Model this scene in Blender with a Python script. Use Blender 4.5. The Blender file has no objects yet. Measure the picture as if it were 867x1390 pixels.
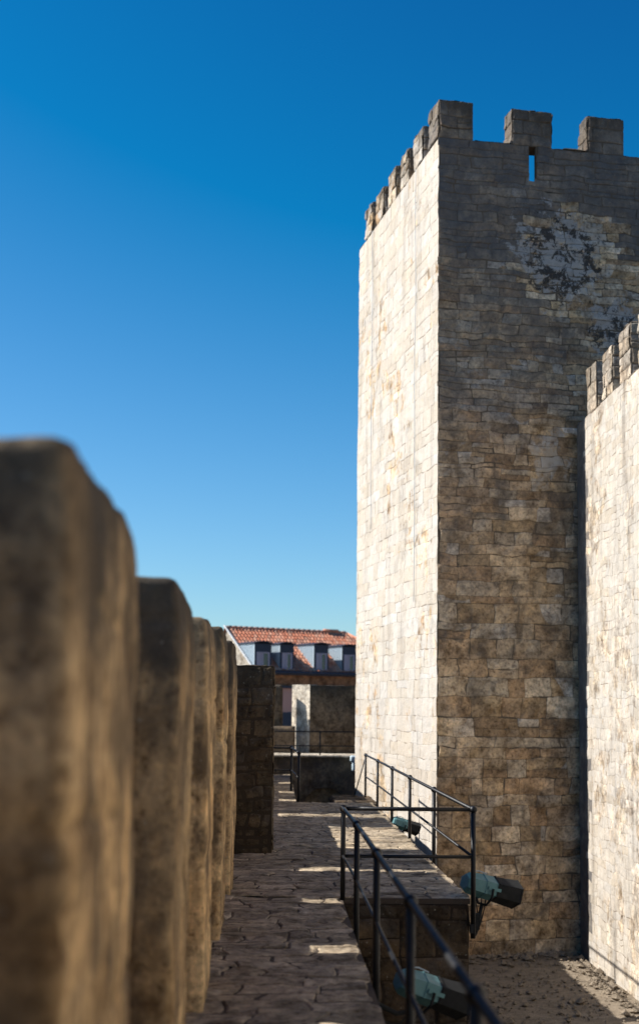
import bpy, bmesh, math, random
import numpy as np
from mathutils import Vector, Matrix
random.seed(7)
R = math.radians
SC = bpy.context.scene
COL = SC.collection
EYE = 1.75
GZ = -2.95          # courtyard level
SC_EXP = .8
SKY_FIT = ((1.75, -.175), (1.98, -.132), (2.32, -.17))
SUN_EL, SUN_AZ = 40.0, 276.0   # azimuth clockwise from +Y

# ------------------------------------------------------------------ noise
def _h(ix, iy, iz, s):
    n = (ix * 374761393 + iy * 668265263 + iz * 2147483647 + s * 974634777) & 0xffffffff
    n = ((n ^ (n >> 13)) * 1274126177) & 0xffffffff
    n = ((n ^ (n >> 16)) * 2246822519) & 0xffffffff
    return ((n ^ (n >> 15)) & 0xffffff) / float(0xffffff)
def vn(x, y, z=0.0, seed=0):
    x = np.asarray(x, float); y = np.asarray(y, float); z = np.zeros_like(x) + z
    ix = np.floor(x).astype(np.int64); iy = np.floor(y).astype(np.int64); iz = np.floor(z).astype(np.int64)
    fx, fy, fz = x - ix, y - iy, z - iz
    fx = fx*fx*(3-2*fx); fy = fy*fy*(3-2*fy); fz = fz*fz*(3-2*fz)
    r = 0
    for a in (0, 1):
        for b in (0, 1):
            for c in (0, 1):
                w = (fx if a else 1-fx) * (fy if b else 1-fy) * (fz if c else 1-fz)
                r = r + w * _h(ix+a, iy+b, iz+c, seed)
    return r * 2 - 1
def fbm(x, y, z=0.0, seed=0, o=3):
    r = 0; a = .55; f = 1.0
    for k in range(o):
        r = r + a * vn(np.asarray(x)*f, np.asarray(y)*f, np.asarray(z)*f, seed + k); a *= .5; f *= 2.03
    return r

# ------------------------------------------------------------------ mesh building
class MB:
    def __init__(s): s.v = []; s.f = []; s.c = []; s.n = 0
    def add(s, v, f, c=(.5, .5, 0)):
        v = np.asarray(v, float).reshape(-1, 3); k = len(v)
        c = np.asarray(c, float)
        if c.ndim == 1: c = np.tile(c, (k, 1))
        s.v.append(v); s.c.append(c)
        for q in f: s.f.append(np.asarray(q, np.int64) + s.n)
        s.n += k
    def build(s, name, mat, parent=None, smooth=True):
        V = np.concatenate(s.v); Cc = np.concatenate(s.c)
        loops = []; starts = []; tot = 0
        for q in s.f:
            if q.ndim == 1: q = q.reshape(1, -1)
            m, k = q.shape
            loops.append(q.ravel()); starts.append(tot + np.arange(m) * k); tot += m * k
        loops = np.concatenate(loops); starts = np.concatenate(starts)
        me = bpy.data.meshes.new(name)
        me.vertices.add(len(V)); me.vertices.foreach_set('co', V.ravel())
        me.loops.add(len(loops)); me.loops.foreach_set('vertex_index', loops.astype(np.int32))
        me.polygons.add(len(starts)); me.polygons.foreach_set('loop_start', starts.astype(np.int32))
        me.update(calc_edges=True)
        me.validate()
        a = me.attributes.new('blk', 'FLOAT_COLOR', 'POINT')
        a.data.foreach_set('color', np.hstack([Cc, np.ones((len(Cc), 1))]).ravel())
        me.polygons.foreach_set('use_smooth', np.full(len(me.polygons), bool(smooth)))
        me.materials.append(mat)
        o = bpy.data.objects.new(name, me); COL.objects.link(o)
        if parent is not None:
            o.parent = parent; o.matrix_parent_inverse = Matrix.Translation(-Vector(parent.location))
        return o
    # ---- shapes
    def box(s, a, b, fr=None, c=(.5, .5, 0)):
        x0, y0, z0 = a; x1, y1, z1 = b
        v = np.array([(x0,y0,z0),(x1,y0,z0),(x1,y1,z0),(x0,y1,z0),(x0,y0,z1),(x1,y0,z1),(x1,y1,z1),(x0,y1,z1)], float)
        if fr: v = fr(v)
        s.add(v, [np.array([(0,3,2,1),(4,5,6,7),(0,1,5,4),(1,2,6,5),(2,3,7,6),(3,0,4,7)])], c)
    def rbox(s, a, b, r=.04, amp=.012, cell=.06, fr=None, c=(.5,.5,0), seed=0, fq=5.0):
        """solid block with rounded, worn edges and an uneven surface, corners welded"""
        a = np.array(a, float); b = np.array(b, float); h = (b-a)/2; ctr = (a+b)/2
        pts = []; quads = []; idx = {}
        n = [max(2, int(round(2*h[k]/cell))) for k in range(3)]
        def gid(i, j, k):
            t = (i, j, k)
            if t not in idx: idx[t] = len(pts); pts.append((i/n[0]*2-1, j/n[1]*2-1, k/n[2]*2-1))
            return idx[t]
        for ax in range(3):
            u, w = (ax+1) % 3, (ax+2) % 3
            for side in (0, 1):
                for i in range(n[u]):
                    for j in range(n[w]):
                        q = []
                        for (di, dj) in ((0,0),(1,0),(1,1),(0,1)):
                            t = [0,0,0]; t[ax] = side*n[ax]; t[u] = i+di; t[w] = j+dj
                            q.append(gid(*t))
                        quads.append(q if side else q[::-1])
        p = np.array(pts) * h
        rr = min(r, h.min()*.95)
        q = np.clip(p, -(h-rr), h-rr); d = p-q; L = np.linalg.norm(d, axis=1); L[L == 0] = 1
        dn = d / L[:, None]
        p = q + dn * np.minimum(rr, L)[:, None]
        p = p + ctr
        nz = fbm(p[:,0]*fq+seed*3.1, p[:,1]*fq, p[:,2]*fq, seed, 4)
        p = p + dn * (nz*amp)[:, None]
        if fr: p = fr(p)
        s.add(p, [np.array(quads)], c)
    def tube(s, pts, r, n=10, closed_ends=True, c=(.5,.5,0)):
        pts = [Vector(p) for p in pts]; rings = []
        rs = r if isinstance(r, (list, tuple)) else [r]*len(pts)
        t0 = (pts[1]-pts[0]).normalized(); up = Vector((0,0,1)) if abs(t0.z) < .9 else Vector((1,0,0))
        A = t0.cross(up).normalized()
        for i, p in enumerate(pts):
            t = (pts[min(i+1, len(pts)-1)] - pts[max(i-1, 0)]).normalized()
            A = (A - t*A.dot(t)).normalized(); B = t.cross(A)
            rings.append([p + (A*math.cos(2*math.pi*k/n) + B*math.sin(2*math.pi*k/n))*rs[i] for k in range(n)])
        v = [tuple(q) for rg in rings for q in rg]; f = []
        for i in range(len(pts)-1):
            for k in range(n):
                f.append((i*n+k, i*n+(k+1) % n, (i+1)*n+(k+1) % n, (i+1)*n+k))
        fs = [np.array(f)]
        if closed_ends: fs += [np.array([list(range(n))[::-1]]), np.array([list(range((len(pts)-1)*n, len(pts)*n))])]
        s.add(v, fs, c)
    def ball(s, p, r, n=10, sz=1.0):
        pts = []; rs = []
        for i in range(n+1):
            a = math.pi*i/n
            pts.append((p[0], p[1], p[2]-r*math.cos(a)*sz)); rs.append(max(1e-4, r*math.sin(a)))
        s.tube(pts, rs, n*2)
    def masonry(s, o, U, W, N, w, h, ch=(.22, .4), bw=(.35, .9), cell=.07, relief=(.004, .028), rough=.016,
                tilt=.0, joint=.005, seed=1, mode=0.0, hole=None, warp=.026, ring=.010, edge=.022, modef=None, chf=None, split=.14, quoin=False):
        """a wall (or paving) surface laid of single stones: every stone a patch of its own standing proud of the mortar bed"""
        rnd = random.Random(seed)
        o = np.array(o, float); U = np.array(U, float); W = np.array(W, float); N = np.array(N, float)
        v0 = 0.0
        while v0 < h - 1e-6:
            c_ = chf(v0) if chf else ch
            H = rnd.uniform(*c_); v1 = v0 + H
            if h - v1 < ch[0]*.6: v1 = h
            u0 = 0 if quoin else -rnd.uniform(0, bw[0]); first = True; s_odd = int(v0*97) % 2
            while u0 < w - 1e-6:
                B = rnd.uniform(*bw) * (.7 if rnd.random() < .25 else 1); u1 = u0 + B
                if quoin and first: u1 = u0 + (.38 if s_odd else .68) + rnd.uniform(-.06, .06)
                first = False
                if w - u1 < bw[0]*.5: u1 = w
                a0, a1 = max(u0, 0), u1
                def axis(p0, p1):
                    k = max(1, int(round((p1-p0-2*joint-2*edge)/cell)))
                    inner = np.linspace(p0+joint+edge, p1-joint-edge, k+1)
                    return np.concatenate([[p0+joint], inner, [p1-joint]])
                rows_ = [(v0, v1)]
                if a1 - a0 > .2 and v1 - v0 > .2 and rnd.random() < split:
                    t_ = v0 + (v1-v0)*rnd.uniform(.4, .6); rows_ = [(v0, t_), (t_, v1)]
                for (b0, b1) in rows_:
                    if a1 - a0 <= .06: continue
                    gu = axis(a0, a1); gv = axis(b0, b1)
                    X, Y = np.meshgrid(gu, gv)
                    d = np.full(X.shape, rnd.uniform(*relief))
                    cu, cv = (a0+a1)/2, (b0+b1)/2
                    tx, ty = rnd.uniform(-tilt, tilt), rnd.uniform(-tilt, tilt)
                    d = d + (X-cu)*tx + (Y-cv)*ty
                    wx = fbm(X*3.1, Y*3.1, 0, seed+11, 2)*warp*2.2; wy = fbm(X*2.7, Y*2.7, 5.0, seed+17, 2)*warp*1.6
                    d = d + fbm(X*5.0, Y*5.0, 0, seed+23, 4)*rough
                    d = np.maximum(d, .001)
                    # round the arris a little, sink the outer ring
                    for sl in (np.s_[0,:], np.s_[-1,:], np.s_[:,0], np.s_[:,-1]): d[sl] = np.clip(d[sl]-ring, -.012, .03)
                    Xw = np.clip(X + wx, 0, w) if True else X
                    Yw = np.clip(Y + wy, 0, h)
                    if quoin and a0 == 0: Xw[:, :2] += rnd.uniform(-.024, .012); Xw[:, :2] += vn(Y[:, :2]*9, Y[:, :2]*0, 0, seed+3)*.006
                    P = o + Xw[..., None]*U + Yw[..., None]*W + d[..., None]*N
                    m, n = X.shape
                    ii = np.arange(m*n).reshape(m, n)
                    q = np.stack([ii[:-1,:-1], ii[:-1,1:], ii[1:,1:], ii[1:,:-1]], -1).reshape(-1, 4)
                    if hole is not None:
                        cx = (X[:-1,:-1]+X[1:,1:]).ravel()/2; cy = (Y[:-1,:-1]+Y[1:,1:]).ravel()/2
                        hb = (cx > hole[0]) & (cx < hole[1]) & (cy > hole[2]) & (cy < hole[3])
                        q = q[~hb]
                    md = mode if modef is None else modef(cu, cv)
                    if len(q): s.add(P.reshape(-1, 3), [q], (rnd.random(), rnd.random(), md))
                u0 = u1
            v0 = v1

def add_masonry_box(mb, a, b, fr, sides='xXyYZ', **kw):
    """block of masonry in the local frame fr (axis aligned before fr)"""
    a = np.array(a, float); b = np.array(b, float)
    o = fr(np.zeros((1, 3)))[0]; ex, ey, ez = [fr(np.eye(3)[[k]])[0]-o for k in range(3)]
    P = lambda x, y, z: fr(np.array([(x, y, z)], float))[0]
    mb.box(a, b, fr, (.3, .3, -1))
    s = kw.pop('seed', 1); d = b-a
    if 'y' in sides: mb.masonry(P(a[0], a[1], a[2]), ex, ez, -ey, d[0], d[2], seed=s, **kw)
    if 'Y' in sides: mb.masonry(P(b[0], b[1], a[2]), -ex, ez, ey, d[0], d[2], seed=s+1, **kw)
    if 'x' in sides: mb.masonry(P(a[0], b[1], a[2]), -ey, ez, -ex, d[1], d[2], seed=s+2, **kw)
    if 'X' in sides: mb.masonry(P(b[0], a[1], a[2]), ey, ez, ex, d[1], d[2], seed=s+3, **kw)
    if 'Z' in sides: mb.masonry(P(a[0], a[1], b[2]), ex, ey, ez, d[0], d[1], seed=s+4, **kw)

def frame(ox, oy, ux, uy):
    """local x along (ux,uy), local y away from the viewer's side (left normal)"""
    def fr(p):
        p = np.asarray(p, float)
        return np.stack([ox + p[:,0]*ux - p[:,1]*uy, oy + p[:,0]*uy + p[:,1]*ux, p[:,2]], -1)
    return fr
IDF = frame(0, 0, 1, 0)

# ------------------------------------------------------------------ materials
class NT:
    def __init__(s, name):
        s.m = bpy.data.materials.new(name); s.m.use_nodes = True; s.t = s.m.node_tree; s.t.nodes.clear()
        s.out = s.t.nodes.new('ShaderNodeOutputMaterial'); s.b = s.t.nodes.new('ShaderNodeBsdfPrincipled')
        s.t.links.new(s.b.outputs[0], s.out.inputs[0])
        s.geo = s.t.nodes.new('ShaderNodeNewGeometry')
        s.pos = s.geo.outputs['Position']
    def N(s, t, **k):
        n = s.t.nodes.new(t)
        for a, b in k.items(): setattr(n, a, b)
        return n
    def L(s, a, b): s.t.links.new(a, b)
    def scale(s, vec, sc):
        n = s.N('ShaderNodeMapping'); n.inputs['Scale'].default_value = sc; s.L(vec, n.inputs[0]); return n.outputs[0]
    def noise(s, sc, det=4, rough=.55, vec=None, dist=0, stretch=None, off=None):
        n = s.N('ShaderNodeTexNoise'); n.inputs['Scale'].default_value = sc; n.inputs['Detail'].default_value = det
        n.inputs['Roughness'].default_value = rough; n.inputs['Distortion'].default_value = dist
        v = vec or s.pos
        mp = s.N('ShaderNodeMapping'); mp.inputs['Scale'].default_value = stretch or (1,1,1)
        mp.inputs['Location'].default_value = off or (0,0,0)
        s.L(v, mp.inputs[0]); s.L(mp.outputs[0], n.inputs['Vector']); return n.outputs[0]
    def ramp(s, fac, stops, interp='LINEAR'):
        n = s.N('ShaderNodeValToRGB'); cr = n.color_ramp; cr.interpolation = interp
        while len(cr.elements) < len(stops): cr.elements.new(.5)
        for e, (p, c) in zip(cr.elements, stops):
            e.position = p
            if not isinstance(c, (tuple, list)): c = (c, c, c)
            e.color = (*c, 1)
        s.L(fac, n.inputs[0]); return n.outputs[0]
    def mix(s, f, a, b, mode='MIX'):
        n = s.N('ShaderNodeMix', data_type='RGBA', blend_type=mode)
        for sock, val in ((n.inputs[0], f), (n.inputs[6], a), (n.inputs[7], b)):
            if hasattr(val, 'links') or isinstance(val, bpy.types.NodeSocket): s.L(val, sock)
            elif isinstance(val, (tuple, list)): sock.default_value = (*val, 1)
            else: sock.default_value = val
        return n.outputs[2]
    def math(s, op, a, b=0.0, clamp=False):
        n = s.N('ShaderNodeMath', operation=op); n.use_clamp = clamp
        for sock, val in ((n.inputs[0], a), (n.inputs[1], b)):
            if isinstance(val, bpy.types.NodeSocket): s.L(val, sock)
            else: sock.default_value = val
        return n.outputs[0]
    def sep(s, v):
        n = s.N('ShaderNodeSeparateXYZ'); s.L(v, n.inputs[0]); return n.outputs
    def maprange(s, v, a, b, c=0., d=1.):
        n = s.N('ShaderNodeMapRange'); n.clamp = True
        for k, x in enumerate((a, b, c, d)): n.inputs[k+1].default_value = x
        s.L(v, n.inputs[0]); return n.outputs[0]
    def bump(s, h, dist=.01, strength=1.0, prev=None):
        n = s.N('ShaderNodeBump'); n.inputs['Distance'].default_value = dist; n.inputs['Strength'].default_value = strength
        s.L(h, n.inputs['Height'])
        if prev is not None: s.L(prev, n.inputs['Normal'])
        return n.outputs[0]
    def fin(s, col, rough=.9, normal=None, spec=.25, metal=0.):
        if isinstance(col, bpy.types.NodeSocket): s.L(col, s.b.inputs['Base Color'])
        else: s.b.inputs['Base Color'].default_value = (*col, 1)
        if isinstance(rough, bpy.types.NodeSocket): s.L(rough, s.b.inputs['Roughness'])
        else: s.b.inputs['Roughness'].default_value = rough
        s.b.inputs['Specular IOR Level'].default_value = spec; s.b.inputs['Metallic'].default_value = metal
        if normal is not None: s.L(normal, s.b.inputs['Normal'])
        return s.m

def stone(name, pal, ztop=None, zfade=3.0, stain=.35, lime=.3, mort=(.21, .165, .115), fine=1.0, limec=(.56, .53, .48), streak=.25, lich=.6, fluting=False, patches=False):
    m = NT(name)
    at = m.N('ShaderNodeAttribute', attribute_name='blk'); rgb = m.sep(at.outputs['Vector'])
    big = m.noise(.35, 2, .5)
    r = m.math('ADD', rgb[0], m.maprange(big, .3, .7, -.18, .18))
    r = m.math('FRACT', m.math('ADD', r, 1.0))
    n = len(pal)
    base = m.ramp(r, [(i/(n-1)*.96+.02, pal[i]) for i in range(n)])
    br = m.maprange(rgb[1], 0, 1, .72, 1.18)
    base = m.mix(1.0, base, br, 'MULTIPLY')
    med = m.noise(2.6, 5, .62, dist=.4)
    base = m.mix(1.0, base, m.ramp(med, [(.32, (.42, .38, .34)), (.5, (.98, .98, .98)), (.68, (1.4, 1.36, 1.3))]), 'MULTIPLY')
    pit = m.noise(19*fine, 6, .7)
    base = m.mix(1.0, base, m.ramp(pit, [(.34, (.38, .33, .29)), (.45, (.92, .92, .92)), (.68, (1.25, 1.23, 1.2))]), 'MULTIPLY')
    mid = m.noise(7.5*fine, 7, .74, off=(6, 6, 2), dist=.3)
    base = m.mix(1.0, base, m.ramp(mid, [(.33, (.46, .41, .37)), (.47, (.94, .93, .92)), (.66, (1.38, 1.34, 1.28))]), 'MULTIPLY')
    # iron-orange blooms
    ir = m.ramp(m.noise(1.7, 5, .65, off=(7, 3, 1)), [(.56, 0), (.72, 1)])
    base = m.mix(m.math('MULTIPLY', ir, .28), base, (.38, .25, .13))
    # remains of lime render
    lm = m.noise(.9, 7, .68, off=(3, 9, 4), dist=.6)
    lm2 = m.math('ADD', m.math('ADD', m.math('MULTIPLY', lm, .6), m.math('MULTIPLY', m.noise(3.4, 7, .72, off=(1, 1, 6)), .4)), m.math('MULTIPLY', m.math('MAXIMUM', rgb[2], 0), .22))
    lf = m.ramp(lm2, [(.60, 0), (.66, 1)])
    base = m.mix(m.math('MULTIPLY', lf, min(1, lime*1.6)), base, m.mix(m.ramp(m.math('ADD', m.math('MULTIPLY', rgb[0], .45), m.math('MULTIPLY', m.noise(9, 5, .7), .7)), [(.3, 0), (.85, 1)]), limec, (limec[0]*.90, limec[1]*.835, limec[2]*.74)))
    # dark growth
    st = m.noise(1.1, 7, .7, off=(1, 5, 8), dist=.9)
    sf = m.ramp(st, [(.52, 0), (.62, 1)])
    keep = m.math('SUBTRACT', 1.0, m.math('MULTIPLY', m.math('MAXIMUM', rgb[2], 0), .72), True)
    base = m.mix(m.math('MULTIPLY', m.math('MULTIPLY', sf, stain), keep), base, (.10, .085, .07))
    sk = m.noise(2.2, 5, .6, stretch=(1, 1, .12), off=(2, 2, 0))
    base = m.mix(m.math('MULTIPLY', m.ramp(sk, [(.5, 0), (.68, 1)]), streak), base, (.11, .095, .08))
    # weather-blackened stones, plus shade painted on tower front and wall end (negative third channel)
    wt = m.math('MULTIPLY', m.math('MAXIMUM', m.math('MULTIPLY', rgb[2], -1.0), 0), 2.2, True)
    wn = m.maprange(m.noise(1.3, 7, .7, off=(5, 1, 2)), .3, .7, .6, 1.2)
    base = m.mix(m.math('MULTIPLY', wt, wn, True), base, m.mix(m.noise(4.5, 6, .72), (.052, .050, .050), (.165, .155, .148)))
    if patches:     # blistered remains of old render, pale with black growth
        for (pc, pr) in (((5.75, 26.45, 11.1), 1.75), ((6.9, 26.6, 9.6), 1.2)):
            vd = m.N('ShaderNodeVectorMath', operation='DISTANCE'); m.L(m.pos, vd.inputs[0]); vd.inputs[1].default_value = pc
            f0 = m.math('ADD', m.maprange(vd.outputs['Value'], pr*.25, pr, .62, -.25), m.maprange(m.noise(3.0, 8, .8, off=(2, 7, 7), dist=.5), .3, .7, -.55, .6))
            base = m.mix(m.ramp(f0, [(.38, 0), (.46, .85)]), base, m.mix(m.noise(7, 6, .7), (.20, .195, .19), (.46, .45, .43)))
            f1 = m.math('ADD', m.maprange(vd.outputs['Value'], pr*.35, pr*.95, .36, -.35), m.maprange(m.noise(4.2, 8, .78, off=(8, 1, 3), dist=.4), .3, .7, -.6, .6))
            base = m.mix(m.ramp(f1, [(.36, 0), (.42, .92)]), base, (.035, .032, .03))
    if fluting:
        fl = m.noise(7, 5, .65, stretch=(1, 1, .10), off=(6, 2, 0), dist=.5)
        base = m.mix(1.0, base, m.ramp(fl, [(.32, (.50, .45, .40)), (.5, (.95, .95, .95)), (.66, (1.3, 1.25, 1.15))]), 'MULTIPLY')
        bl = m.noise(2.6, 5, .6, off=(9, 2, 3))
        base = m.mix(m.ramp(bl, [(.5, 0), (.60, .75)]), base, (.13, .095, .06))
    if ztop is not None:
        z = m.sep(m.pos)[2]
        zz = m.maprange(z, ztop-zfade, ztop, 0, 1)
        zf = m.math('ADD', zz, m.maprange(m.noise(1.6, 5, .65, stretch=(1, 1, .45)), .25, .75, -.75, .45))
        zf = m.ramp(zf, [(.15, 0), (.75, 1)])
        base = m.mix(m.math('MULTIPLY', zf, lich), base, m.mix(m.noise(6, 5, .7), (.022, .019, .016), (.105, .092, .075)))
    # mortar bed between the stones
    base = m.mix(m.math('LESS_THAN', rgb[2], -.5), base, m.mix(m.noise(5, 5, .7), tuple(x*.6 for x in mort), mort))
    # colourful lichen specks
    sp = m.ramp(m.noise(26, 3, .6, off=(4, 4, 4)), [(.66, 0), (.72, 1)])
    base = m.mix(m.math('MULTIPLY', sp, .35), base, (.42, .40, .33))
    nb = m.bump(pit, .012, .9)
    nb = m.bump(m.noise(60, 3, .7), .004, .7, nb)
    nb = m.bump(med, .03, .6, nb)
    return m.fin(base, .93, nb, .15)

PAL_TOWER = [(.46,.335,.20), (.50,.395,.27), (.39,.275,.165), (.47,.385,.28), (.55,.46,.34), (.42,.285,.165), (.33,.23,.14), (.50,.37,.22), (.56,.50,.42)]
M = {}
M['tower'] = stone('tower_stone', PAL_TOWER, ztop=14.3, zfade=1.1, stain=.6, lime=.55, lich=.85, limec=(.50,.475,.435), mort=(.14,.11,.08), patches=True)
M['rwall'] = stone('bailey_stone', [(.46,.38,.28),(.50,.44,.35),(.44,.36,.27),(.48,.43,.37),(.52,.47,.4),(.42,.35,.27)], ztop=8.6, zfade=1.8, stain=.3, lime=.5, streak=.45, lich=.5, limec=(.475,.45,.41), mort=(.2,.16,.12))
M['parapet'] = stone('parapet_stone', [(.58,.41,.22),(.62,.46,.26),(.52,.36,.19),(.60,.44,.25),(.57,.39,.20)], ztop=2.34, zfade=.95, fluting=True, stain=.45, lime=.25, streak=.5, limec=(.60,.46,.27), lich=.93)
M['body'] = stone('curtain_stone', [(.06,.042,.026),(.07,.05,.03),(.052,.038,.024),(.066,.048,.03)], mort=(.045,.032,.022), stain=.6, lime=.05, streak=.5)
M['pier'] = stone('pier_stone', [(.075,.056,.035),(.09,.068,.042),(.07,.052,.033),(.082,.06,.037)], ztop=2.3, zfade=1.5, stain=.7, lime=.0, streak=.3, lich=.25, mort=(.07,.052,.034))
M['paving'] = stone('paving_stone', [(.31,.26,.19),(.345,.29,.215),(.28,.235,.17),(.33,.275,.20),(.375,.32,.24)], stain=.28, lime=.1, streak=.0, mort=(.09,.07,.055))
M['dark_wall'] = stone('blackened_render', [(.26,.19,.125),(.29,.22,.15),(.23,.17,.115)], ztop=.6, zfade=1.0, stain=.7, lime=.05, streak=.85, lich=.7)
M['tan_wall'] = stone('tan_render', [(.17,.128,.085),(.18,.135,.09),(.16,.12,.08)], ztop=2.5, zfade=.9, stain=.25, lime=.05, streak=.2, lich=.85)
M['white_wall'] = stone('white_render', [(.46,.42,.35),(.49,.45,.38),(.44,.40,.33)], ztop=2.9, zfade=.9, stain=.15, lime=.1, streak=.2, lich=.3)
M['brown_wall'] = stone('brown_render', [(.24,.115,.06),(.25,.12,.063),(.23,.11,.058)], stain=.1, lime=.0, streak=.1)
M['arch'] = stone('arch_infill', [(.34,.24,.13),(.37,.265,.15),(.31,.225,.125)], stain=.2, lime=.0, streak=.2)
def iron():
    m = NT('black_painted_iron'); n = m.noise(30, 4, .6)
    w = m.ramp(m.noise(7, 5, .65), [(.62, 0), (.7, 1)])
    c = m.mix(m.math('MULTIPLY', w, .5), (.006, .0065, .008), (.04, .025, .018))
    return m.fin(c, m.maprange(n, .3, .7, .38, .6), m.bump(n, .001, .5), .3)
M['iron'] = iron()
def paint(name, c, rough=.4, dirt=.35):
    m = NT(name); n = m.noise(14, 5, .65); s = m.noise(4, 4, .6, stretch=(1,1,.3)); bk = .03 if sum(c) > .1 else .004
    col = m.mix(m.math('MULTIPLY', m.ramp(n, [(.45, 0), (.7, 1)]), dirt), c, tuple(x*.45+bk for x in c))
    col = m.mix(m.math('MULTIPLY', m.ramp(s, [(.5, 0), (.7, 1)]), dirt*.6), col, tuple(x*.6+bk*3 for x in c))
    return m.fin(col, m.maprange(n, .3, .7, rough, rough+.25), m.bump(n, .001, .6), .4)
M['teal'] = paint('teal_enamel', (.08, .20, .21))
M['hood'] = paint('black_enamel', (.008, .009, .009), .75, .15)
M['slate'] = paint('dark_slate_cladding', (.020, .026, .045), .5, .3)
M['frame'] = paint('pale_window_frame', (.30, .27, .33), .5, .2)
M['cloth_white'] = paint('pale_blue_plastic', (.55, .68, .75), .5, .1)
M['verge'] = paint('pale_verge_paint', (.42, .44, .45), .5, .2)
def zinc():
    m = NT('seamed_zinc'); n = m.noise(3, 4, .6)
    c = m.mix(n, (.27, .34, .39), (.36, .43, .48)); return m.fin(c, .45, None, .4)
M['zinc'] = zinc()
def glass():
    m = NT('dark_window_glass'); return m.fin((.012, .014, .02), .08, None, .6)
M['glass'] = glass()
def lens():
    m = NT('lamp_lens'); m.b.inputs['Coat Weight'].default_value = .5
    return m.fin((.25, .27, .27), .12, None, .6)
M['lens'] = lens()
def tile():
    m = NT('terracotta_tile'); at = m.N('ShaderNodeAttribute', attribute_name='blk'); s = m.sep(at.outputs['Vector'])
    c = m.ramp(s[0], [(0, (.46,.15,.08)), (.3, (.56,.21,.12)), (.6, (.64,.29,.18)), (.85, (.56,.30,.20)), (1, (.34,.15,.10))])
    n = m.noise(3, 5, .7); c = m.mix(m.math('MULTIPLY', m.ramp(n, [(.5, 0), (.66, 1)]), .5), c, (.16, .10, .07))
    n2 = m.noise(9, 4, .7, off=(3,3,3)); c = m.mix(m.math('MULTIPLY', m.ramp(n2, [(.55, 0), (.7, 1)]), .4), c, (.62, .45, .33))
    return m.fin(c, .85, m.bump(n2, .01, .5), .2)
M['tile'] = tile()
def ground_mat():
    m = NT('courtyard_earth'); a = m.noise(.25, 5, .6); b = m.noise(5, 6, .7); g = m.noise(40, 4, .7)
    c = m.mix(a, (.24, .19, .13), (.40, .33, .25)); c = m.mix(1.0, c, m.ramp(b, [(.3, .6), (.7, 1.15)]), 'MULTIPLY')
    c = m.mix(m.ramp(g, [(.55, 0), (.7, .6)]), c, (.42, .38, .32))
    return m.fin(c, .95, m.bump(g, .02, 1, m.bump(b, .06, 1)), .1)
M['ground'] = ground_mat()

# ------------------------------------------------------------------ scene helpers
def empty(name, loc, label, cat, group=None):
    o = bpy.data.objects.new(name, None); o.location = loc; o.empty_display_size = .3; COL.objects.link(o)
    o['label'] = label; o['category'] = cat
    if group: o['group'] = group
    bpy.context.view_layer.update()
    return o
def tag(o, label, cat, group=None):
    o['label'] = label; o['category'] = cat
    if group: o['group'] = group
    return o
def struct(o, label):
    o['kind'] = 'structure'; o['label'] = label
    return o

# ------------------------------------------------------------------ ground
def make_ground():
    mb = MB(); g = np.concatenate([-np.geomspace(2500, 60, 10), np.linspace(-48, 58, 90), np.geomspace(75, 2500, 10)])
    X, Y = np.meshgrid(g, g + 10); near = (np.abs(X) < 60) & (np.abs(Y) < 70)
    Z = GZ + fbm(X*.4, Y*.4, 0, 3, 4)*.05*near
    m, n = X.shape; ii = np.arange(m*n).reshape(m, n)
    q = np.stack([ii[:-1,:-1], ii[:-1,1:], ii[1:,1:], ii[1:,:-1]], -1).reshape(-1, 4)
    mb.add(np.stack([X, Y, Z], -1).reshape(-1, 3), [q])
    struct(mb.build('ground', M['ground']), 'dusty castle courtyard ground below the walls')
make_ground()

def make_gravel():
    rd = np.random.RandomState(5); mb = MB()
    for k in range(2600):
        if k < 1500: x, y = rd.uniform(2.2, 5.98), rd.uniform(13, 26)
        elif k < 2200: x, y = 5.95-abs(rd.normal(0, .22)), rd.uniform(8, 26)
        else: t = rd.uniform(0, 2.9); x, y = 3.1+t*.985+.05, 25.95+t*.172-abs(rd.normal(0, .2))
        r = min(.10, .012 + rd.exponential(.014)) * (1 if k < 1500 else 1.3)
        v = []
        for a in range(6): v.append((math.cos(a*1.047)*rd.uniform(.7, 1.2), math.sin(a*1.047)*rd.uniform(.7, 1.2), rd.uniform(-.2, .35)))
        v += [(rd.uniform(-.3, .3), rd.uniform(-.3, .3), rd.uniform(.6, .95)), (0, 0, -.6)]
        v = np.array(v)*r + (x, y, GZ+r*.25)
        mb.add(v, [np.array([(a, (a+1) % 6, 6) for a in range(6)] + [((a+1) % 6, a, 7) for a in range(6)])], (rd.rand(), rd.rand(), 0))
    o = mb.build('gravel', M['ground'], None, False); o['kind'] = 'stuff'; o['label'] = 'loose gravel and stone chips on the courtyard ground'
make_gravel()

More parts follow.
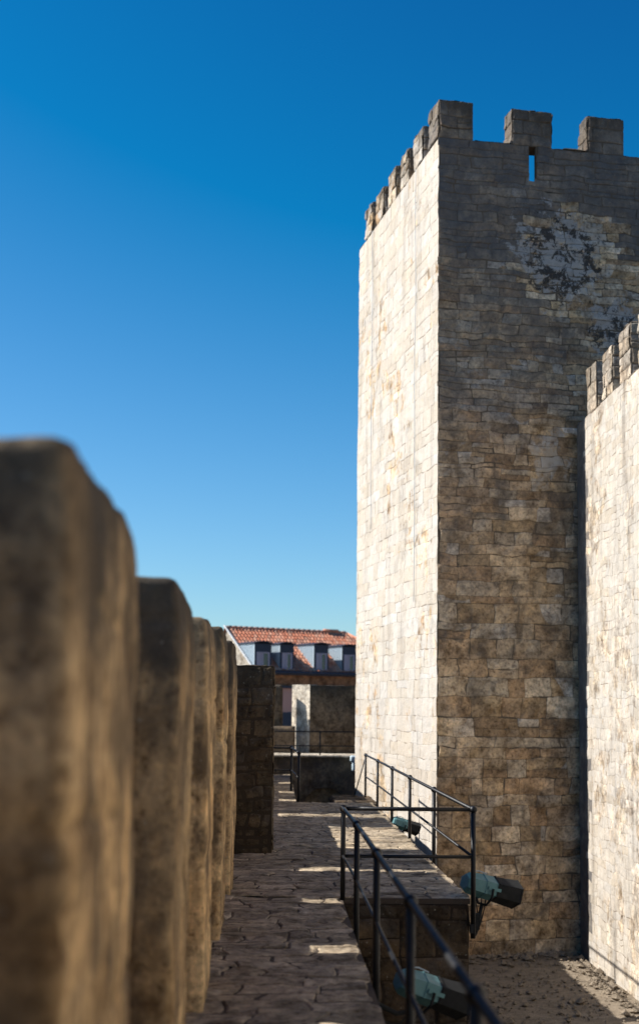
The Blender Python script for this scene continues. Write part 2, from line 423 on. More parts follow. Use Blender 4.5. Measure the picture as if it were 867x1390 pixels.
# ------------------------------------------------------------------ the tower
TZ, TM, TT = 13.37, .78, 12.0     # crenel level, merlon height, terrace
def make_tower():
    th = math.atan2(.172, .985); ux, uy = math.cos(th), math.sin(th)
    fr = frame(3.14, 26.0, ux, uy)     # local x along shaded front, local y back along sunlit side
    Wd, Dp, PT = 9.4, 6.9, .42
    root = empty('battlement_tower', (3.18, 26, GZ), 'tall square crenellated stone tower with one bright sunlit side and one shaded brown side', 'tower')
    # walls: core + parapet with an arrow slit opening + stone facing
    s0, s1, z0 = 1.93, 2.08, 12.64
    mb = MB(); cc = (.3, .25, -1)
    mb.box((0, 0, GZ-.3), (Wd, Dp, TT), fr, cc)
    mb.box((0, 0, TT), (s0, PT, TZ), fr, cc); mb.box((s1+.34, 0, TT), (Wd, PT, TZ), fr, cc); mb.box((s1, 0, TT), (s1+.34, .09, TZ), fr, cc)
    mb.box((s0, 0, TT), (s1+.34, PT, z0-.02), fr, cc)   # the loophole opens out to the inside
    mb.box((0, PT, TT), (PT, Dp, TZ), fr, cc)
    mb.box((Wd-PT, PT, TT), (Wd, Dp, TZ), fr, cc)
    mb.box((PT, Dp-PT, TT), (Wd-PT, Dp, TZ), fr, cc)
    P = lambda x, y, z: fr(np.array([(x, y, z)], float))[0]
    ex = np.array((ux, uy, 0)); ey = np.array((-uy, ux, 0)); ez = np.array((0, 0, 1.))
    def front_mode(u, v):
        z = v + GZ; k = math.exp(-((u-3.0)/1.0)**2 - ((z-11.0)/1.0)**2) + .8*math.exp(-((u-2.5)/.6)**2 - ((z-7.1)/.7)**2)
        w_ = max(0, min(1, (z-2.5)/4.0))  # lichen growing darker with height, strengthened to deepen the shade of this face
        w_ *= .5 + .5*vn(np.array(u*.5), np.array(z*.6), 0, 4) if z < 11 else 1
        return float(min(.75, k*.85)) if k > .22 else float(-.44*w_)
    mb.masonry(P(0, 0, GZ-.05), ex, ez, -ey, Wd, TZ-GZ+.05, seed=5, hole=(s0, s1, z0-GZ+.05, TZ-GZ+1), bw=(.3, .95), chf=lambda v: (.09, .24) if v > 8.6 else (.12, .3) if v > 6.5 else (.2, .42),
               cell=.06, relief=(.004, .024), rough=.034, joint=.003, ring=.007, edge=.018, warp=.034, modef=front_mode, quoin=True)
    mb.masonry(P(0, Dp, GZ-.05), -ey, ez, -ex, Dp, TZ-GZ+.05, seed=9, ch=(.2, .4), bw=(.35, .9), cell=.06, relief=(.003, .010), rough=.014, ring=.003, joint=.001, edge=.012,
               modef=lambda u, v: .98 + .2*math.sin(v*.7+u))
    mb.masonry(P(PT, PT, TT), ey, ez, ex, Dp-2*PT, TZ-TT, seed=15, cell=.2)
    mb.masonry(P(0, 0, TZ), ex, ey, ez, Wd, PT, seed=16, ch=(PT, PT+.01), cell=.08, rough=.03, relief=(.0, .05))
    mb.masonry(P(PT, PT, TZ), ey, -ex, ez, Dp-PT, PT, seed=17, ch=(PT, PT+.01), cell=.08, rough=.03, relief=(.0, .05))
    mb.build('wall', M['tower'], root, smooth=False)
    # front merlons
    fm = [(0, .72), (1.56, 2.42), (3.22, 4.02), (4.85, 5.65), (6.4, 7.2), (7.8, 8.4), (8.85, Wd)]
    for i, (a, b) in enumerate(fm):
        m = MB(); h = TM + (.02, -.02, .0, .03, 0, 0, 0)[i]
        d = .68 if i == 0 else PT
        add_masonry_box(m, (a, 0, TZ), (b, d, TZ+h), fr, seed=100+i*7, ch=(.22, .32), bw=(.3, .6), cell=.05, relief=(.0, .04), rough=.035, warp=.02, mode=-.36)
        m.build('merlon', M['tower'], root, smooth=False)
    # merlons along the sunlit side: period 1.1
    y = 1.16; i = 0
    while y < Dp - .3:
        m = MB(); e = min(y+.66, Dp)
        if Dp - e < .25: e = Dp
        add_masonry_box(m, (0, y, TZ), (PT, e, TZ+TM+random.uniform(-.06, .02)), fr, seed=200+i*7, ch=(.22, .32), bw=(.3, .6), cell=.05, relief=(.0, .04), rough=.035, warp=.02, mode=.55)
        m.build('merlon', M['tower'], root, smooth=False)
        y += 1.1; i += 1
    for k in range(6):     # far side and right side
        m = MB(); m.rbox((1.2+k*1.45, Dp-PT, TZ), (2.0+k*1.45, Dp, TZ+TM), .05, .03, .09, fr, (.4, .5, 0), k); m.build('merlon', M['tower'], root)
    for k in range(4):
        m = MB(); m.rbox((Wd-PT, 1.2+k*1.35, TZ), (Wd, 2.0+k*1.35, TZ+TM), .05, .03, .09, fr, (.4, .5, 0), k+9); m.build('merlon', M['tower'], root)
    # lightning conductors down the sunlit side
    for yy in (1.55, 5.35):
        m = MB(); pts = [P(-.045+.006*math.sin(z*1.3), yy+.012*math.sin(z*2.1+yy), z) for z in np.linspace(4.0 if yy < 3 else 6.0, TZ-.05, 26)]
        m.tube(pts, .007, 6); m.build('conductor_cable', M['zinc'], root)
    return root
make_tower()

# ------------------------------------------------------------------ crenellated wall on the right
def make_right_wall():
    X0, Z0 = 6.02, 7.54; Y0, Y1 = -8.0, 26.42; T = .9; YM = 17.0
    fr = IDF
    root = empty('curtain_wall', (X0, 17, GZ), 'pale sunlit crenellated stone wall joining the right side of the tower', 'wall')
    mb = MB(); mb.box((X0, Y0, GZ-.3), (X0+T, Y1, Z0), fr, (.3, .3, -1))
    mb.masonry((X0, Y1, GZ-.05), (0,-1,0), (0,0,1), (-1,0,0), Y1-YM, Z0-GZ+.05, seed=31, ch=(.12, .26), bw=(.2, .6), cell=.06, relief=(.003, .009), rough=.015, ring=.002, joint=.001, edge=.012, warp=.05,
               modef=lambda u, v: -.44 if u < .8 else .8 + .2*math.sin(u*.9+v*.5))  # stones next to the tower darkened, its cast shadow put into their colour
    mb.masonry((X0, YM, GZ-.05), (0,-1,0), (0,0,1), (-1,0,0), YM-Y0, Z0-GZ+.05, seed=35, ch=(.16, .3), bw=(.25, .7), cell=.2, relief=(.003, .012), rough=.02, mode=.8)
    mb.masonry((X0, Y0, GZ-.05), (1,0,0), (0,0,1), (0,-1,0), T, Z0-GZ+.05, seed=32, ch=(.15, .3), bw=(.25, .6), cell=.1)
    mb.masonry((X0, Y0, Z0), (1,0,0), (0,1,0), (0,0,1), T, Y1-Y0, seed=33, ch=(.3, .5), bw=(.3, .5), cell=.1, rough=.03, relief=(0, .05))
    mb.build('wall', M['rwall'], root, smooth=False)
    y = 25.5; i = 0
    while y > Y0:
        m = MB()
        add_masonry_box(m, (X0, y-.72, Z0), (X0+.45, y, Z0+.93+random.uniform(-.05, .05)), fr, seed=300+7*i, ch=(.2, .3), bw=(.25, .5), cell=.05, relief=(0, .035), rough=.03, warp=.02)
        m.build('merlon', M['rwall'], root, smooth=False); y -= 1.25; i += 1
make_right_wall()

# ------------------------------------------------------------------ walkway on top of the near wall
XL, XR, XP = -.40, .64, 1.84
def make_walkway():
    mb = MB()
    kw = dict(ch=(.14, .34), bw=(.3, .85), cell=.03, relief=(.004, .012), rough=.022, tilt=.028, joint=.004, warp=.06, ring=.010, edge=.012)
    mc = (.3, .3, -1)
    mb.box((-1.02, -4.0, -.05), (XR, 12.62, 0), None, mc); mb.box((-1.02, 12.62, -.05), (XP, 25.3, 0), None, mc); mb.box((-1.02, 25.3, -.05), (.41, 35.7, 0), None, mc)
    mb.masonry((-.85, -4, 0), (1,0,0), (0,1,0), (0,0,1), XR+.85, 16.62, seed=41, **kw)
    mb.masonry((-.85, 12.62, 0), (1,0,0), (0,1,0), (0,0,1), XP+.85, 12.68, seed=42, **kw)
    mb.masonry((-.85, 25.3, 0), (1,0,0), (0,1,0), (0,0,1), .41+.85, 10.4, seed=43, **kw)
    o = mb.build('walkway', M['paving'], None, smooth=False)
    struct(o, 'uneven flagstone walkway along the top of the wall')
    root = empty('rampart_wall', (0, 12, GZ), 'thick castle wall under the flagstone walkway with tall parapet pillars along its left', 'wall')
    b = MB(); kw = dict(ch=(.2, .38), bw=(.3, .8), cell=.07, relief=(.004, .03), rough=.025)
    add_masonry_box(b, (-1.02, -4.0, GZ-.3), (XR-.02, 12.6, -.055), IDF, sides='yX', seed=51, **kw)
    add_masonry_box(b, (-1.02, 12.6, GZ-.3), (XP-.02, 25.28, -.055), IDF, sides='yXY', seed=55, **kw)
    add_masonry_box(b, (-1.02, 25.28, GZ-.3), (.39, 35.7, -.055), IDF, sides='X', seed=59, **kw)
    b.build('wall', M['body'], root, smooth=False)
    # outer parapet skin: z-levels between loopholes
    TOPZ = 2.24; S = .96
    def seg(y0, y1, z): return (y0, y1, z)
    segs = []
    y = -4.0
    for c in (-2.1, .3, 2.75, 5.1, 7.62, 10.06, 12.52, 14.92):
        segs += [(y, c-.125, TOPZ), (c-.125, c+.125, S)]; y = c+.125
    segs += [(y, 17.1, TOPZ), (17.1, 20.3, 1.42), (20.3, 22.1, TOPZ), (22.1, 22.72, .78), (22.72, 25.75, TOPZ), (25.75, 26.25, .8), (26.25, 28.2, TOPZ),
             (28.2, 28.7, .8), (28.7, 31.7, TOPZ), (31.7, 32.1, .8), (32.1, 35.7, TOPZ)]
    p = MB()
    for i, (a, bb, z) in enumerate(segs):
        p.rbox((-1.0, a-.002, -.05), (-.84, bb+.002, z), .02, .012, .09, None, (random.random(), random.random(), 0), i)
    p.build('parapet_screen', M['parapet'], root)
    # merlon pillars
    mer = [(-2.0, -.8), (.1, 1.35), (2.60, 3.87), (5.5, 6.5), (7.88, 8.9), (10.28, 11.3), (12.68, 13.75)]
    for i, (a, bb) in enumerate(mer):
        m = MB(); top = 2.27 + (0,0,.02,.02,.03,.10,.12)[i]
        q = MB(); q.rbox((-1.04, a, -.05), (XL, bb, top), .025, .014, .03, None, (0,0,0), 60+i, 3.6)
        v = np.concatenate(q.v)
        # worn slope: far end and walkway-side shoulder of each cap weathered down
        t = np.clip((v[:,1]-(bb-.22))/.22, 0, 1); k = np.clip((v[:,2]-1.5)/.75, 0, 1)
        v[:,2] -= t*k*.06
        v[:,0] += -np.clip((v[:,2]-1.9)/.37, 0, 1)**3*.02
        v[:,2] += k*vn(v[:,0]*4, v[:,1]*4, 0, 70+i)*.012
        v[:,0] += vn(v[:,1]*2.2, v[:,2]*1.1, i, 80)*.007 * (v[:,0] > -.7)
        # open bed joints and chipped arrises
        jz = (v[:,2] + .03*vn(v[:,1]*3, v[:,2]*0, i, 33) - .16*(i % 3)) % .47
        jd = np.exp(-((jz-.235)/.014)**2) * (vn(v[:,1]*2.5, v[:,2], v[:,0]*2.5, 12) > -.15)
        v[:,0] -= jd*.016*(v[:,0] > -.5); v[:,1] += jd*.014*(v[:,1] < a+.1)
        ch_ = np.clip(vn(v[:,1]*6, v[:,2]*6, v[:,0]*6, 90+i), .25, 1)-.25
        v[:,0] -= ch_*.016*(v[:,0] > -.5); v[:,1] += ch_*.016*(v[:,1] < a+.06)
        # rows of stones in tone
        crs = np.floor((v[:,2]+.1*vn(v[:,1]*.7, v[:,2]*0, i, 3))/.42).astype(int); hcol = np.array([[random.Random(int(c)*31+i).random(), random.Random(int(c)*17+i*5).random(), 0] for c in crs])
        m.add(v, q.f, hcol)
        m.build('merlon', M['parapet'], root)
    return root
make_walkway()

# end pier
pm = MB()
add_masonry_box(pm, (-.53, 16.3, -.03), (-.03, 17.15, 2.27), IDF, seed=71, ch=(.10, .22), bw=(.14, .4), cell=.03, relief=(.002, .012), rough=.028, warp=.03)
tag(pm.build('stone_pier', M['pier'], None, smooth=False), 'dark square stone pier standing on the walkway at the end of the parapet', 'pier')

# ------------------------------------------------------------------ railings
def post(root, x, y, z0, z1, r=.023, ball=.036):
    m = MB(); m.tube([(x, y, z0), (x, y, z1)], r, 12); m.build('post', M['iron'], root)
    if ball:
        b = MB(); b.ball((x, y, z1), ball, 8); o = b.build('joint_ball', M['iron'], root)
def bar(root, name, pts, r=.019):
    m = MB(); m.tube(pts, r, 12); m.build(name, M['iron'], root)
RZ, MZ = .835, .40
def make_rails():
    r1 = empty('metal_railing', (XR, 8, 0), 'long black iron railing beside the walkway that turns right and runs along the platform edge', 'railing')
    xr = .66
    ys1 = [12.5, 10.75, 8.65, 6.5, 4.4, 2.3, .2, -1.9]
    for i, y in enumerate(ys1):
        x = XR if i == 0 else xr
        if i == 0: post(r1, x, y, 0.0, RZ)
        else: post(r1, x, y, -.35, RZ)
    bar(r1, 'top_rail', [(XR, 12.5, RZ), (xr, 10.75, RZ), (xr, -1.9, RZ)])
    bar(r1, 'middle_rail', [(XR, 12.5, MZ), (xr, 10.75, MZ), (xr, -1.9, MZ)], .013)
    xc = 1.85
    bar(r1, 'top_rail', [(XR, 12.5, RZ), (xc, 12.5, RZ)]); bar(r1, 'middle_rail', [(XR, 12.5, MZ), (xc, 12.5, MZ)], .016)
    for i, y in enumerate([12.5, 15.6, 18.4, 21.2, 24.2, 27.3]):
        post(r1, xc if i < 5 else 1.84, y, -.34 if i < 5 else -.02, RZ)
    bar(r1, 'top_rail', [(xc, 12.5, RZ), (xc, 24.2, RZ), (1.84, 27.3, RZ)]); bar(r1, 'middle_rail', [(xc, 12.5, MZ), (xc, 24.2, MZ), (1.84, 27.3, MZ)], .014)
    bar(r1, 'brace', [(1.84, 27.3, RZ-.04), (1.62, 27.35, 0.0)], .012)
    for y in (15.6, 18.4, 21.2, 24.2, 12.5):
        m = MB(); m.box((1.82, y-.03, -.29), (1.855, y+.03, -.21)); m.build('bracket', M['iron'], r1, False)
    r2 = empty('metal_railing', (.4, 27, 0), 'short black iron railing where the walkway narrows beyond the pier', 'railing')
    post(r2, .45, 25.4, -.3, .92, .026, .04); post(r2, .35, 28.7, -.3, .92, .026, .05); post(r2, -.45, 28.7, -.05, .92)
    bar(r2, 'top_rail', [(.45, 25.4, .92), (.35, 28.7, .92)], .022); bar(r2, 'middle_rail', [(.45, 25.4, .45), (.35, 28.7, .45)], .016)
    bar(r2, 'top_rail', [(.35, 28.7, .92), (-.45, 28.7, .92)], .022); bar(r2, 'middle_rail', [(.35, 28.7, .45), (-.45, 28.7, .45)], .016)
    r3 = empty('metal_railing', (1.2, 36.05, .52), 'thin black railing on the white edged ledge of the far dark wall', 'railing')
    for x in (-2.8, -.8, 1.2, 3.2): post(r3, x, 36.05, .5, 1.15, .02, 0)
    bar(r3, 'top_rail', [(-2.8, 36.05, 1.15), (3.2, 36.05, 1.15)], .019); bar(r3, 'middle_rail', [(-2.8, 36.05, .77), (3.2, 36.05, .77)], .015)
make_rails()
# small landing carrying the last railing post by the tower
lm = MB(); add_masonry_box(lm, (1.15, 25.32, GZ-.3), (1.95, 27.6, -.02), IDF, sides='xXYZ', seed=77, ch=(.25, .4), bw=(.3, .6), cell=.08)
tag(lm.build('landing_block', M['body'], None, smooth=False), 'stone landing between the end of the platform and the sunlit tower face', 'landing')

# ------------------------------------------------------------------ floodlights
def lathe8(mb, prof, T, n=6, ph=math.pi/6, squash=1.0, close=True):
    v = []; f = []
    for (t, r) in prof:
        for k in range(n):
            a = ph + 2*math.pi*k/n; v.append(T @ Vector((t, r*math.cos(a), r*math.sin(a)*squash)))
    m = len(prof)
    for i in range(m-1):
        for k in range(n): f.append((i*n+k, i*n+(k+1) % n, (i+1)*n+(k+1) % n, (i+1)*n+k))
    fs = [np.array(f)]
    if close: fs += [np.array([list(range(n))[::-1]]), np.array([list(range((m-1)*n, m*n))])]
    mb.add([tuple(p) for p in v], fs)
def floodlight(loc, aim, mount, label, s=1.0):
    root = empty('floodlight', loc, label, 'floodlight', 'teal floodlights fixed outside the railing')
    d = Vector(aim).normalized(); side = Vector((0,0,1)).cross(d).normalized(); up = d.cross(side)
    T = Matrix.Translation(Vector(loc)) @ Matrix((( d.x, side.x, up.x), (d.y, side.y, up.y), (d.z, side.z, up.z))).to_4x4() @ Matrix.Scale(s, 4) @ Matrix.Diagonal((1, .82, .80, 1))
    b = MB(); lathe8(b, [(-.26,.095), (-.255,.115), (-.22,.145), (-.07,.165), (-.065,.174), (-.05,.174), (-.045,.165), (.07,.168)], T, squash=.92)
    b.build('housing', M['teal'], root, False)
    h = MB(); lathe8(h, [(.068,.176), (.09,.182), (.095,.172), (.34,.196), (.345,.203), (.36,.203), (.36,.190), (.12,.160)], T, squash=.92, close=False)
    h.build('hood', M['hood'], root, False)
    l = MB(); lathe8(l, [(.115,.158), (.135,.150), (.142,.09)], T, squash=.92); l.build('lens', M['lens'], root, False)
    c = MB(); c.box((-.20,-.012,.128), (-.17,.012,.155), lambda v: np.array([tuple(T @ Vector(p)) for p in v]))
    c.tube([tuple(T @ Vector((-.19, 0, .15))), tuple(T @ Vector((-.12, 0, .175))), tuple(T @ Vector((-.02, 0, .165)))], .006*s, 6)
    c.build('handle', M['zinc'], root, False)
    for sx in (-1, 1):
        lt = MB(); lt.box((-.05, sx*.168-.006, -.02), (.1, sx*.168+.006, .02), lambda v: np.array([tuple(T @ Vector(p)) for p in v])); lt.build('latch', M['teal'], root, False)
    y = MB()   # yoke
    pts = [T @ Vector((0, -.185, 0)), T @ Vector((0, -.19, -.12)), T @ Vector((0, -.10, -.215)), T @ Vector((0, .10, -.215)), T @ Vector((0, .19, -.12)), T @ Vector((0, .185, 0))]
    y.tube([tuple(p) for p in pts], .013*s, 6)
    mid = T @ Vector((0, 0, -.215)); mt = Vector(mount)
    y.tube([tuple(mid), tuple(mid.lerp(mt, .5) + Vector((0,0,-.05))), tuple(mt)], .02*s, 8)
    y.box((mt.x-.03, mt.y-.05, mt.z-.07), (mt.x+.03, mt.y+.05, mt.z+.07))
    y.build('yoke', M['hood'], root, False)
    w = MB()
    for k in range(3):
        a = T @ Vector((-.1+.06*k, .02*k, -.16)); q = [a.lerp(mt, t) + Vector((.03*math.sin(5*t+k), 0, -.16*math.sin(math.pi*t)*(1+.2*k))) for t in np.linspace(0, 1, 10)]
        w.tube([tuple(p) for p in q], .007*s, 6)
    w.build('cable', M['hood'], root)
    return root
floodlight((2.01, 12.78, .09), (.88, .36, -.25), (1.89, 12.6, -.2), 'large teal floodlight with black hood fixed at the platform corner post', .93)
floodlight((2.03, 21.25, -.045), (.84, .30, -.30), (1.90, 21.2, -.25), 'far floodlight with black hood fixed half way along the platform railing', .74)
floodlight((1.10, 9.75, -.24), (.86, .35, -.35), (.72, 9.6, -.3), 'lowest floodlight half hidden behind the near walkway railing', .9)

# ------------------------------------------------------------------ far dark wall with arch, ledge, tan walls
def far_walls():
    root = empty('arched_wall', (1, 36, GZ), 'blackened far wall with a blocked arch and a thin white ledge on top', 'wall')
    cx, r, zc = 1.33, .56, -.90
    m = MB(); X0, X1, Y0, Y1, ZT = -6, 7.5, 36.0, 36.3, .46
    def slab(a, b, z0, z1, yy0=Y0, yy1=Y1): m.rbox((a, yy0, z0), (b, yy1, z1), .004, .012, .12, None, (random.random(), .5, 0), int(a*7)+3)
    m.box((X0, 36.3, GZ-.3), (X1, 39.5, .44), None, (.5,.3,0))
    m.box((X0, Y0, GZ-.3), (cx-r, Y1, ZT), None, (.5,.5,0)); m.box((cx+r, Y0, GZ-.3), (X1, Y1, ZT), None, (.5,.5,0))
    n = 16; v = []; f = []
    for yy in (Y0, Y1):
        for k in range(n+1):
            a = math.pi*k/n; v.append((cx-r*math.cos(a), yy, zc+r*math.sin(a)))
        for k in range(n+1): v.append((cx-r+2*r*k/n, yy, ZT))
    N1 = n+1
    for k in range(n):
        f.append((2*N1+k, 2*N1+k+1, k+1, k))
        f.append((N1+k, N1+k+1, 3*N1+k+1, 3*N1+k))
        f.append((k, k+1, N1+k+1, N1+k))
    m.add(v, [np.array(f)])
    m.build('wall', M['dark_wall'], root, False)
    a = MB(); a.box((cx-r-.02, Y0+.07, GZ-.3), (cx+r+.02, Y1-.01, zc+r+.02)); a.build('arch_infill', M['arch'], root, False)
    v2 = MB()
    for k in range(11):
        t0, t1 = math.pi*(k+.04)/11, math.pi*(k+.96)/11; rr = (r+.005, r+.2)
        pts = [(cx-q*math.cos(t), yy, zc+q*math.sin(t)) for yy in (Y0-.022, Y0+.1) for (q, t) in ((rr[0], t0), (rr[0], t1), (rr[1], t1), (rr[1], t0))]
        v2.add(pts, [np.array([(0,3,2,1),(4,5,6,7),(0,1,5,4),(1,2,6,5),(2,3,7,6),(3,0,4,7)])[:, ::-1]], (random.random(), random.random()*.6, 0))
    v2.build('arch_ring', M['dark_wall'], root, False)
    l = MB(); l.rbox((X0, 35.93, .462), (X1, 37.4, .53), .015, .006, .12, None, (.9,.9,0), 4); l.build('ledge', M['white_wall'], root)
    # tan wall with white slanting end
    t = empty('courtyard_wall', (1, 37.6, .5), 'tan rendered wall stained black along the top with a white slanted end', 'wall')
    w = MB(); w.rbox((.95, 37.5, .45), (6.5, 37.9, 2.42), .012, .014, .12, None, (.5,.5,0), 7); w.build('wall', M['tan_wall'], t, False)
    e = MB(); P0, P1 = (.95, 37.5), (.455, 38.1)
    vv = [(P0[0]-.003, P0[1]+.02, .45), (P1[0], P1[1], .45), (P1[0]+.5, P1[1]+.3, .45), (P0[0]+.2, P0[1]+.35, .45)]
    vv = vv + [(x, y, 2.44) for x, y, _ in vv]
    e.add(vv, [np.array([(0,3,2,1)][::-1]), np.array([(4,5,6,7)])[:, ::-1], np.array([(0,1,5,4),(1,2,6,5),(2,3,7,6),(3,0,4,7)])[:, ::-1]])
    e.build('end_pier', M['white_wall'], t, False)
    lw = MB(); lw.rbox((-3.5, 37.42, .45), (.55, 37.62, 1.27), .015, .012, .12, None, (.4,.4,0), 8)
    tag(lw.build('low_wall', M['tan_wall']), 'low stained wall below the pink doorway at the back', 'wall')
    gp = MB(); gp.rbox((-.75, 37.7, .45), (.19, 38.0, 2.42), .02, .015, .1, None, (.5,.5,0), 9)
    tag(gp.build('gate_pier', M['tan_wall']), 'narrow tan pier left of the pink doorway beside the dark stone pier', 'pier')
    cs = MB(); cs.box((-1.25, 37.66, .45), (-.83, 37.75, 2.95)); tag(cs.build('shadow_caster', M['tan_wall'], None, False), 'unseen block added behind the dark stone pier to shade the white wall end', 'shadow_caster')  # unseen block, added only to cast the diagonal shadow on the white end
    pl = MB(); pl.rbox((2.05, 35.8, .12), (2.2, 35.9, .5), .03, .01, .04); pl.rbox((2.0, 35.78, .36), (2.3, 35.9, .53), .04, .01, .04)
    tag(pl.build('plastic_sheet', M['cloth_white']), 'small pale blue plastic sheet hanging over the ledge next to the tower', 'sheet')
far_walls()

# ------------------------------------------------------------------ tiled building
def make_building():
    a = R(30); fr = frame(-1.25, 78.6, math.cos(a), math.sin(a))   # x along eave, y into building
    root = empty('tiled_building', (-1.25, 78.6, GZ), 'building with orange tiled roof and dark dormers behind the castle', 'building')
    EZ, RZ_, RUN, SL = 3.97, 6.68, 3.9, 8.8; L = SL + RUN
    w = MB(); w.box((.15, .25, GZ-.3), (L-.2, 2*RUN-.3, EZ-.02), fr); 
    # gable
    g = [(.15, .3, EZ-.03), (.15, 2*RUN-.3, EZ-.03), (.15, RUN, RZ_-.15), (.4, .3, EZ-.03), (.4, 2*RUN-.3, EZ-.03), (.4, RUN, RZ_-.15)]
    gw = MB(); gw.add(fr(np.array(g)), [np.array([(0,2,1),(3,4,5)]), np.array([(0,3,5,2),(1,2,5,4)])])
    w.build('wall', M['brown_wall'], root, False); gw.build('gable', M['white_wall'], root, False)
    pk = MB(); pk.box((.12, .21, GZ), (L-.22, .249, 3.0), fr); pk.build('lower_wall', paint('pink_render', (.42, .24, .2), .8, .2), root, False)
    dr = MB(); dr.box((1.8, .16, GZ), (2.9, .208, 1.55), fr); dr.build('door', M['slate'], root, False)
    sh = MB(); sh.box((.1, .05, 2.98), (L-.1, .24, 3.12), fr); sh.build('string_course', M['slate'], root, False)
    # roof slope of barrel tiles
    t = MB(); slope = math.hypot(RUN, RZ_-EZ); rows = 13; pit = .24; cols = int(L/pit)
    rd = random.Random(3)
    for back in (0, 1):
        for i in range(rows):
            for j in range(cols):
                u0 = j*pit; s0 = i/rows; s1 = (i+1.12)/rows
                mx = SL + (1-(s0+.5/rows))*RUN
                if u0+pit > mx: continue
                vs = []; K = 6
                jit = rd.uniform(-.012, .012)
                for s_, lift in ((s0, .045), (min(s1, 1), .0)):
                    for k in range(K+1):
                        ang = math.pi*2*k/K; h = .045*(1-math.cos(ang))/2*1.7
                        yy = s_*RUN; 
                        if back: yy = 2*RUN - yy
                        vs.append((u0+pit*k/K+jit, yy, EZ+(RZ_-EZ)*s_+h+lift))
                q = np.array([(k, k+1, K+2+k, K+1+k) for k in range(K)])
                t.add(fr(np.array(vs)), [q if not back else q[:, ::-1]], (rd.random(), rd.random(), 0))
    # hip slope (right end)
    for i in range(rows):
        for j in range(int(2*RUN/pit)):
            v0 = j*pit; s0 = i/rows; s1 = (i+1.1)/rows
            if v0 < s0*RUN or v0+pit > 2*RUN - s0*RUN: continue
            vs = []; K = 6
            for s_, lift in ((s0, .045), (min(s1, 1), 0)):
                for k in range(K+1):
                    h = .045*(1-math.cos(math.pi*2*k/K))/2*1.7
                    vs.append((L-s_*RUN, v0+pit*k/K, EZ+(RZ_-EZ)*s_+h+lift))
            t.add(fr(np.array(vs)), [np.array([(k, k+1, K+2+k, K+1+k) for k in range(K)])], (rd.random(), rd.random(), 0))
    bd = [(0,0,EZ-.03),(L,0,EZ-.03),(SL,RUN,RZ_-.03),(0,RUN,RZ_-.03),(0,2*RUN,EZ-.03),(L,2*RUN,EZ-.03)]
    t.add(fr(np.array(bd)), [np.array([(0,1,2,3),(3,2,5,4)]), np.array([(1,5,2)])], (1,.2,0))
    roof = t.build('roof', M['tile'], root)
    P = lambda x, y, z: tuple(fr(np.array([(x, y, z)], float))[0])
    rc = MB(); 
    for k in range(int(SL/.38)): rc.tube([P(k*.38, RUN, RZ_+.02), P(k*.38+.42, RUN, RZ_+.05)], [.10, .12], 10, c=(rd.random(), .5, 0))
    rc.tube([P(SL, RUN, RZ_+.03), P(L, 0, EZ+.06)], .1, 8)
    rc.box((7.2, RUN-.14, RZ_+.05), (8.2, RUN+.14, RZ_+.22), fr, (.4,.5,0))
    rc.build('ridge_tiles', M['tile'], roof)
    vb = MB(); c0, c1 = P(-.06, -.05, EZ+.02), P(-.06, RUN, RZ_+.14); vb.tube([c0, c1], .055, 6); vb.build('verge_board', M['verge'], root, False)
    gt = MB(); gt.tube([P(-.1, -.1, EZ-.06), P(L+.1, -.1, EZ-.06)], .09, 8); gt.box((-.02, -.02, EZ-.2), (L, .24, EZ-.06), fr); gt.build('gutter', M['slate'], root, False)
    # dormers
    slp = (RZ_-EZ)/RUN
    for i, (u0, u1, top) in enumerate(((.05, 1.2, 5.6), (1.79, 2.76, 5.6), (4.18, 5.22, 5.66), (6.2, 7.25, 5.62), (8.4, 9.4, 5.6))):
        yf = .22; yb = (top-EZ)/slp; zb = EZ+.06
        d = MB()
        v = [(u0, yf, zb), (u1, yf, zb), (u1, yf, top), (u0, yf, top), (u1, yb, top), (u0, yb, top)]
        d.add(fr(np.array(v)), [np.array([(0,1,2,3)]), np.array([(1,4,2)])])
        dm = d.build('dormer', M['slate'], root, False)
        ck = MB(); nn = 9
        ck.add(fr(np.array([(u0-.004, yf, zb), (u0-.004, yb, top), (u0-.004, yf, top)])), [np.array([(0,2,1)])])
        for k in range(1, nn):
            yk = yf+(yb-yf)*k/nn; zk = EZ+slp*yk
            ck.box((u0-.035, yk-.012, zk), (u0-.005, yk+.012, top), fr)
        ck.build('cheek', M['zinc'], dm, False)
        tp = MB(); K = 8
        for k in range(K):
            b0, b1 = k/K, (k+1)/K; zz = lambda q: top + .10*math.sin(math.pi*q)
            tp.add(fr(np.array([(u0-.08+(u1-u0+.16)*q, y_, zz(q)+e) for e in (0, .06) for (q, y_) in ((b0, yf-.12), (b1, yf-.12), (b1, yb+.2), (b0, yb+.2))])),
                   [np.array([(0,3,2,1),(4,5,6,7),(0,1,5,4),(1,2,6,5),(2,3,7,6),(3,0,4,7)])])
        tp.build('dormer_roof', M['slate'], dm, False)
        wf = MB(); wz0, wz1 = zb+.08, top-.5; a0, a1 = u0+.14, u1-.14; am = (a0+a1)/2
        for (p, q) in (((a0, wz0), (a1, wz0+.07)), ((a0, wz1-.07), (a1, wz1)), ((a0, wz0+.07), (a0+.1, wz1-.07)), ((a1-.1, wz0+.07), (a1, wz1-.07)), ((am-.08, wz0+.07), (am+.02, wz1-.07))):
            wf.box((p[0], yf-.05, p[1]), (q[0], yf-.004, q[1]), fr)
        cu = MB(); cu.box((a0+.1, yf-.02, wz0+.07), (am-.08, yf-.006, wz1-.07), fr)
        wf.build('window_frame', M['frame'], dm, False); cu.build('curtain', M['frame'], dm, False)
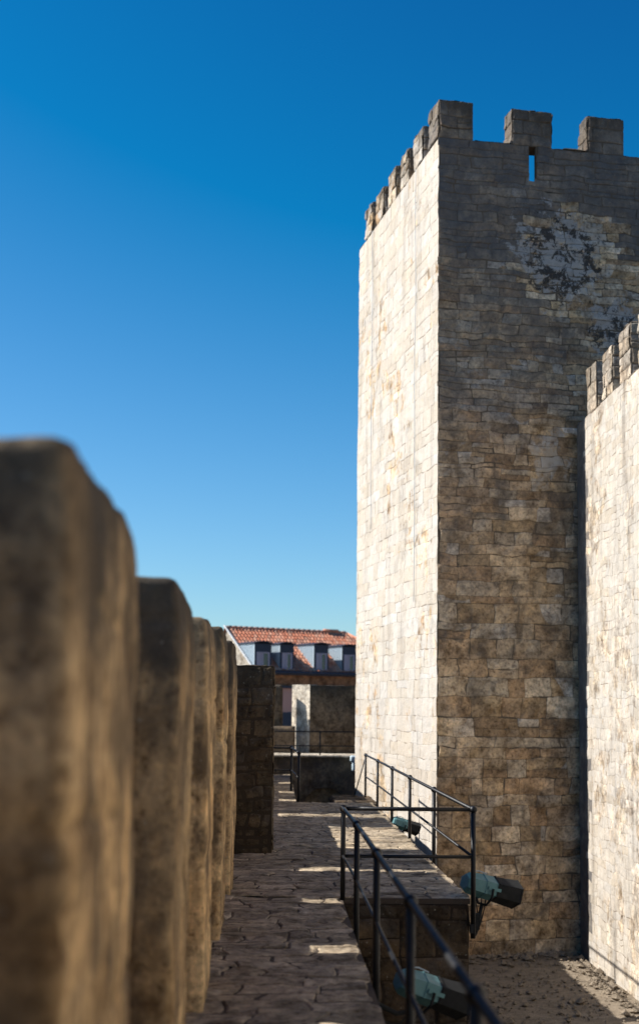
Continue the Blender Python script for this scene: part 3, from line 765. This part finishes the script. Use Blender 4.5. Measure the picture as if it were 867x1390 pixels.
        gl = MB(); gl.box((am+.02, yf-.02, wz0+.07), (a1-.1, yf-.006, wz1-.07), fr); gl.build('window_pane', M['glass'], dm, False)
make_building()

# ------------------------------------------------------------------ light, sky, camera
def make_world():
    w = bpy.data.worlds.new('World'); SC.world = w; w.use_nodes = True; t = w.node_tree; t.nodes.clear()
    o = t.nodes.new('ShaderNodeOutputWorld'); b = t.nodes.new('ShaderNodeBackground'); s = t.nodes.new('ShaderNodeTexSky')
    s.sky_type = 'NISHITA'; s.sun_disc = False; s.sun_elevation = R(SUN_EL); s.sun_rotation = R(SUN_AZ)
    s.air_density = 1.0; s.dust_density = .35; s.ozone_density = 3.0; s.altitude = 100
    EX = SC_EXP; K = .055*1.366
    b.inputs[1].default_value = K/2**EX
    sp = t.nodes.new('ShaderNodeSeparateColor'); cb = t.nodes.new('ShaderNodeCombineColor'); t.links.new(s.outputs[0], sp.inputs[0])
    for i, (A, B) in enumerate(SKY_FIT):      # colour response of the clear sky, per channel
        m = t.nodes.new('ShaderNodeMath'); m.operation = 'MULTIPLY_ADD'; m.inputs[1].default_value = A; m.inputs[2].default_value = B/K
        x = t.nodes.new('ShaderNodeMath'); x.operation = 'MAXIMUM'; x.inputs[1].default_value = .004/K
        t.links.new(sp.outputs[i], m.inputs[0]); t.links.new(m.outputs[0], x.inputs[0]); t.links.new(x.outputs[0], cb.inputs[i])
    t.links.new(cb.outputs[0], b.inputs[0]); t.links.new(b.outputs[0], o.inputs[0])
make_world()
sun = bpy.data.lights.new('sun', 'SUN'); sun.energy = 5.0; sun.angle = R(.53); sun.color = (1, .95, .885)
so = bpy.data.objects.new('sun', sun); COL.objects.link(so)
az, el = R(SUN_AZ), R(SUN_EL)
to_sun = Vector((math.sin(az)*math.cos(el), math.cos(az)*math.cos(el), math.sin(el)))
so.rotation_euler = to_sun.to_track_quat('Z', 'Y').to_euler(); so.location = to_sun*60

def make_camera():
    cd = bpy.data.cameras.new('camera'); c = bpy.data.objects.new('camera', cd); COL.objects.link(c); SC.camera = c
    y, p, r = R(1.80), R(5.5), R(-.67)
    F = Vector((math.sin(y)*math.cos(p), math.cos(y)*math.cos(p), math.sin(p)))
    Rt = Vector((math.cos(y), -math.sin(y), 0)); U = Rt.cross(F)
    R2 = math.cos(r)*Rt - math.sin(r)*U; U2 = R2.cross(F)
    m = Matrix((R2, U2, -F)).transposed().to_4x4(); m.translation = (0, 0, EYE); c.matrix_world = m
    cd.sensor_width = 36; cd.sensor_fit = 'AUTO'; cd.lens = 46.77; cd.shift_y = .0676
    cd.clip_start = .05; cd.clip_end = 6000
    cd.dof.use_dof = True; cd.dof.focus_distance = 15.5; cd.dof.aperture_fstop = 1.55; cd.dof.aperture_blades = 0
make_camera()
SC.view_settings.view_transform = 'Standard'; SC.view_settings.look = 'None'; SC.view_settings.gamma = 1.0
SC.view_settings.exposure = SC_EXP
SC.cycles.use_denoising = True
SC.cycles.max_bounces = 6; SC.cycles.diffuse_bounces = 4
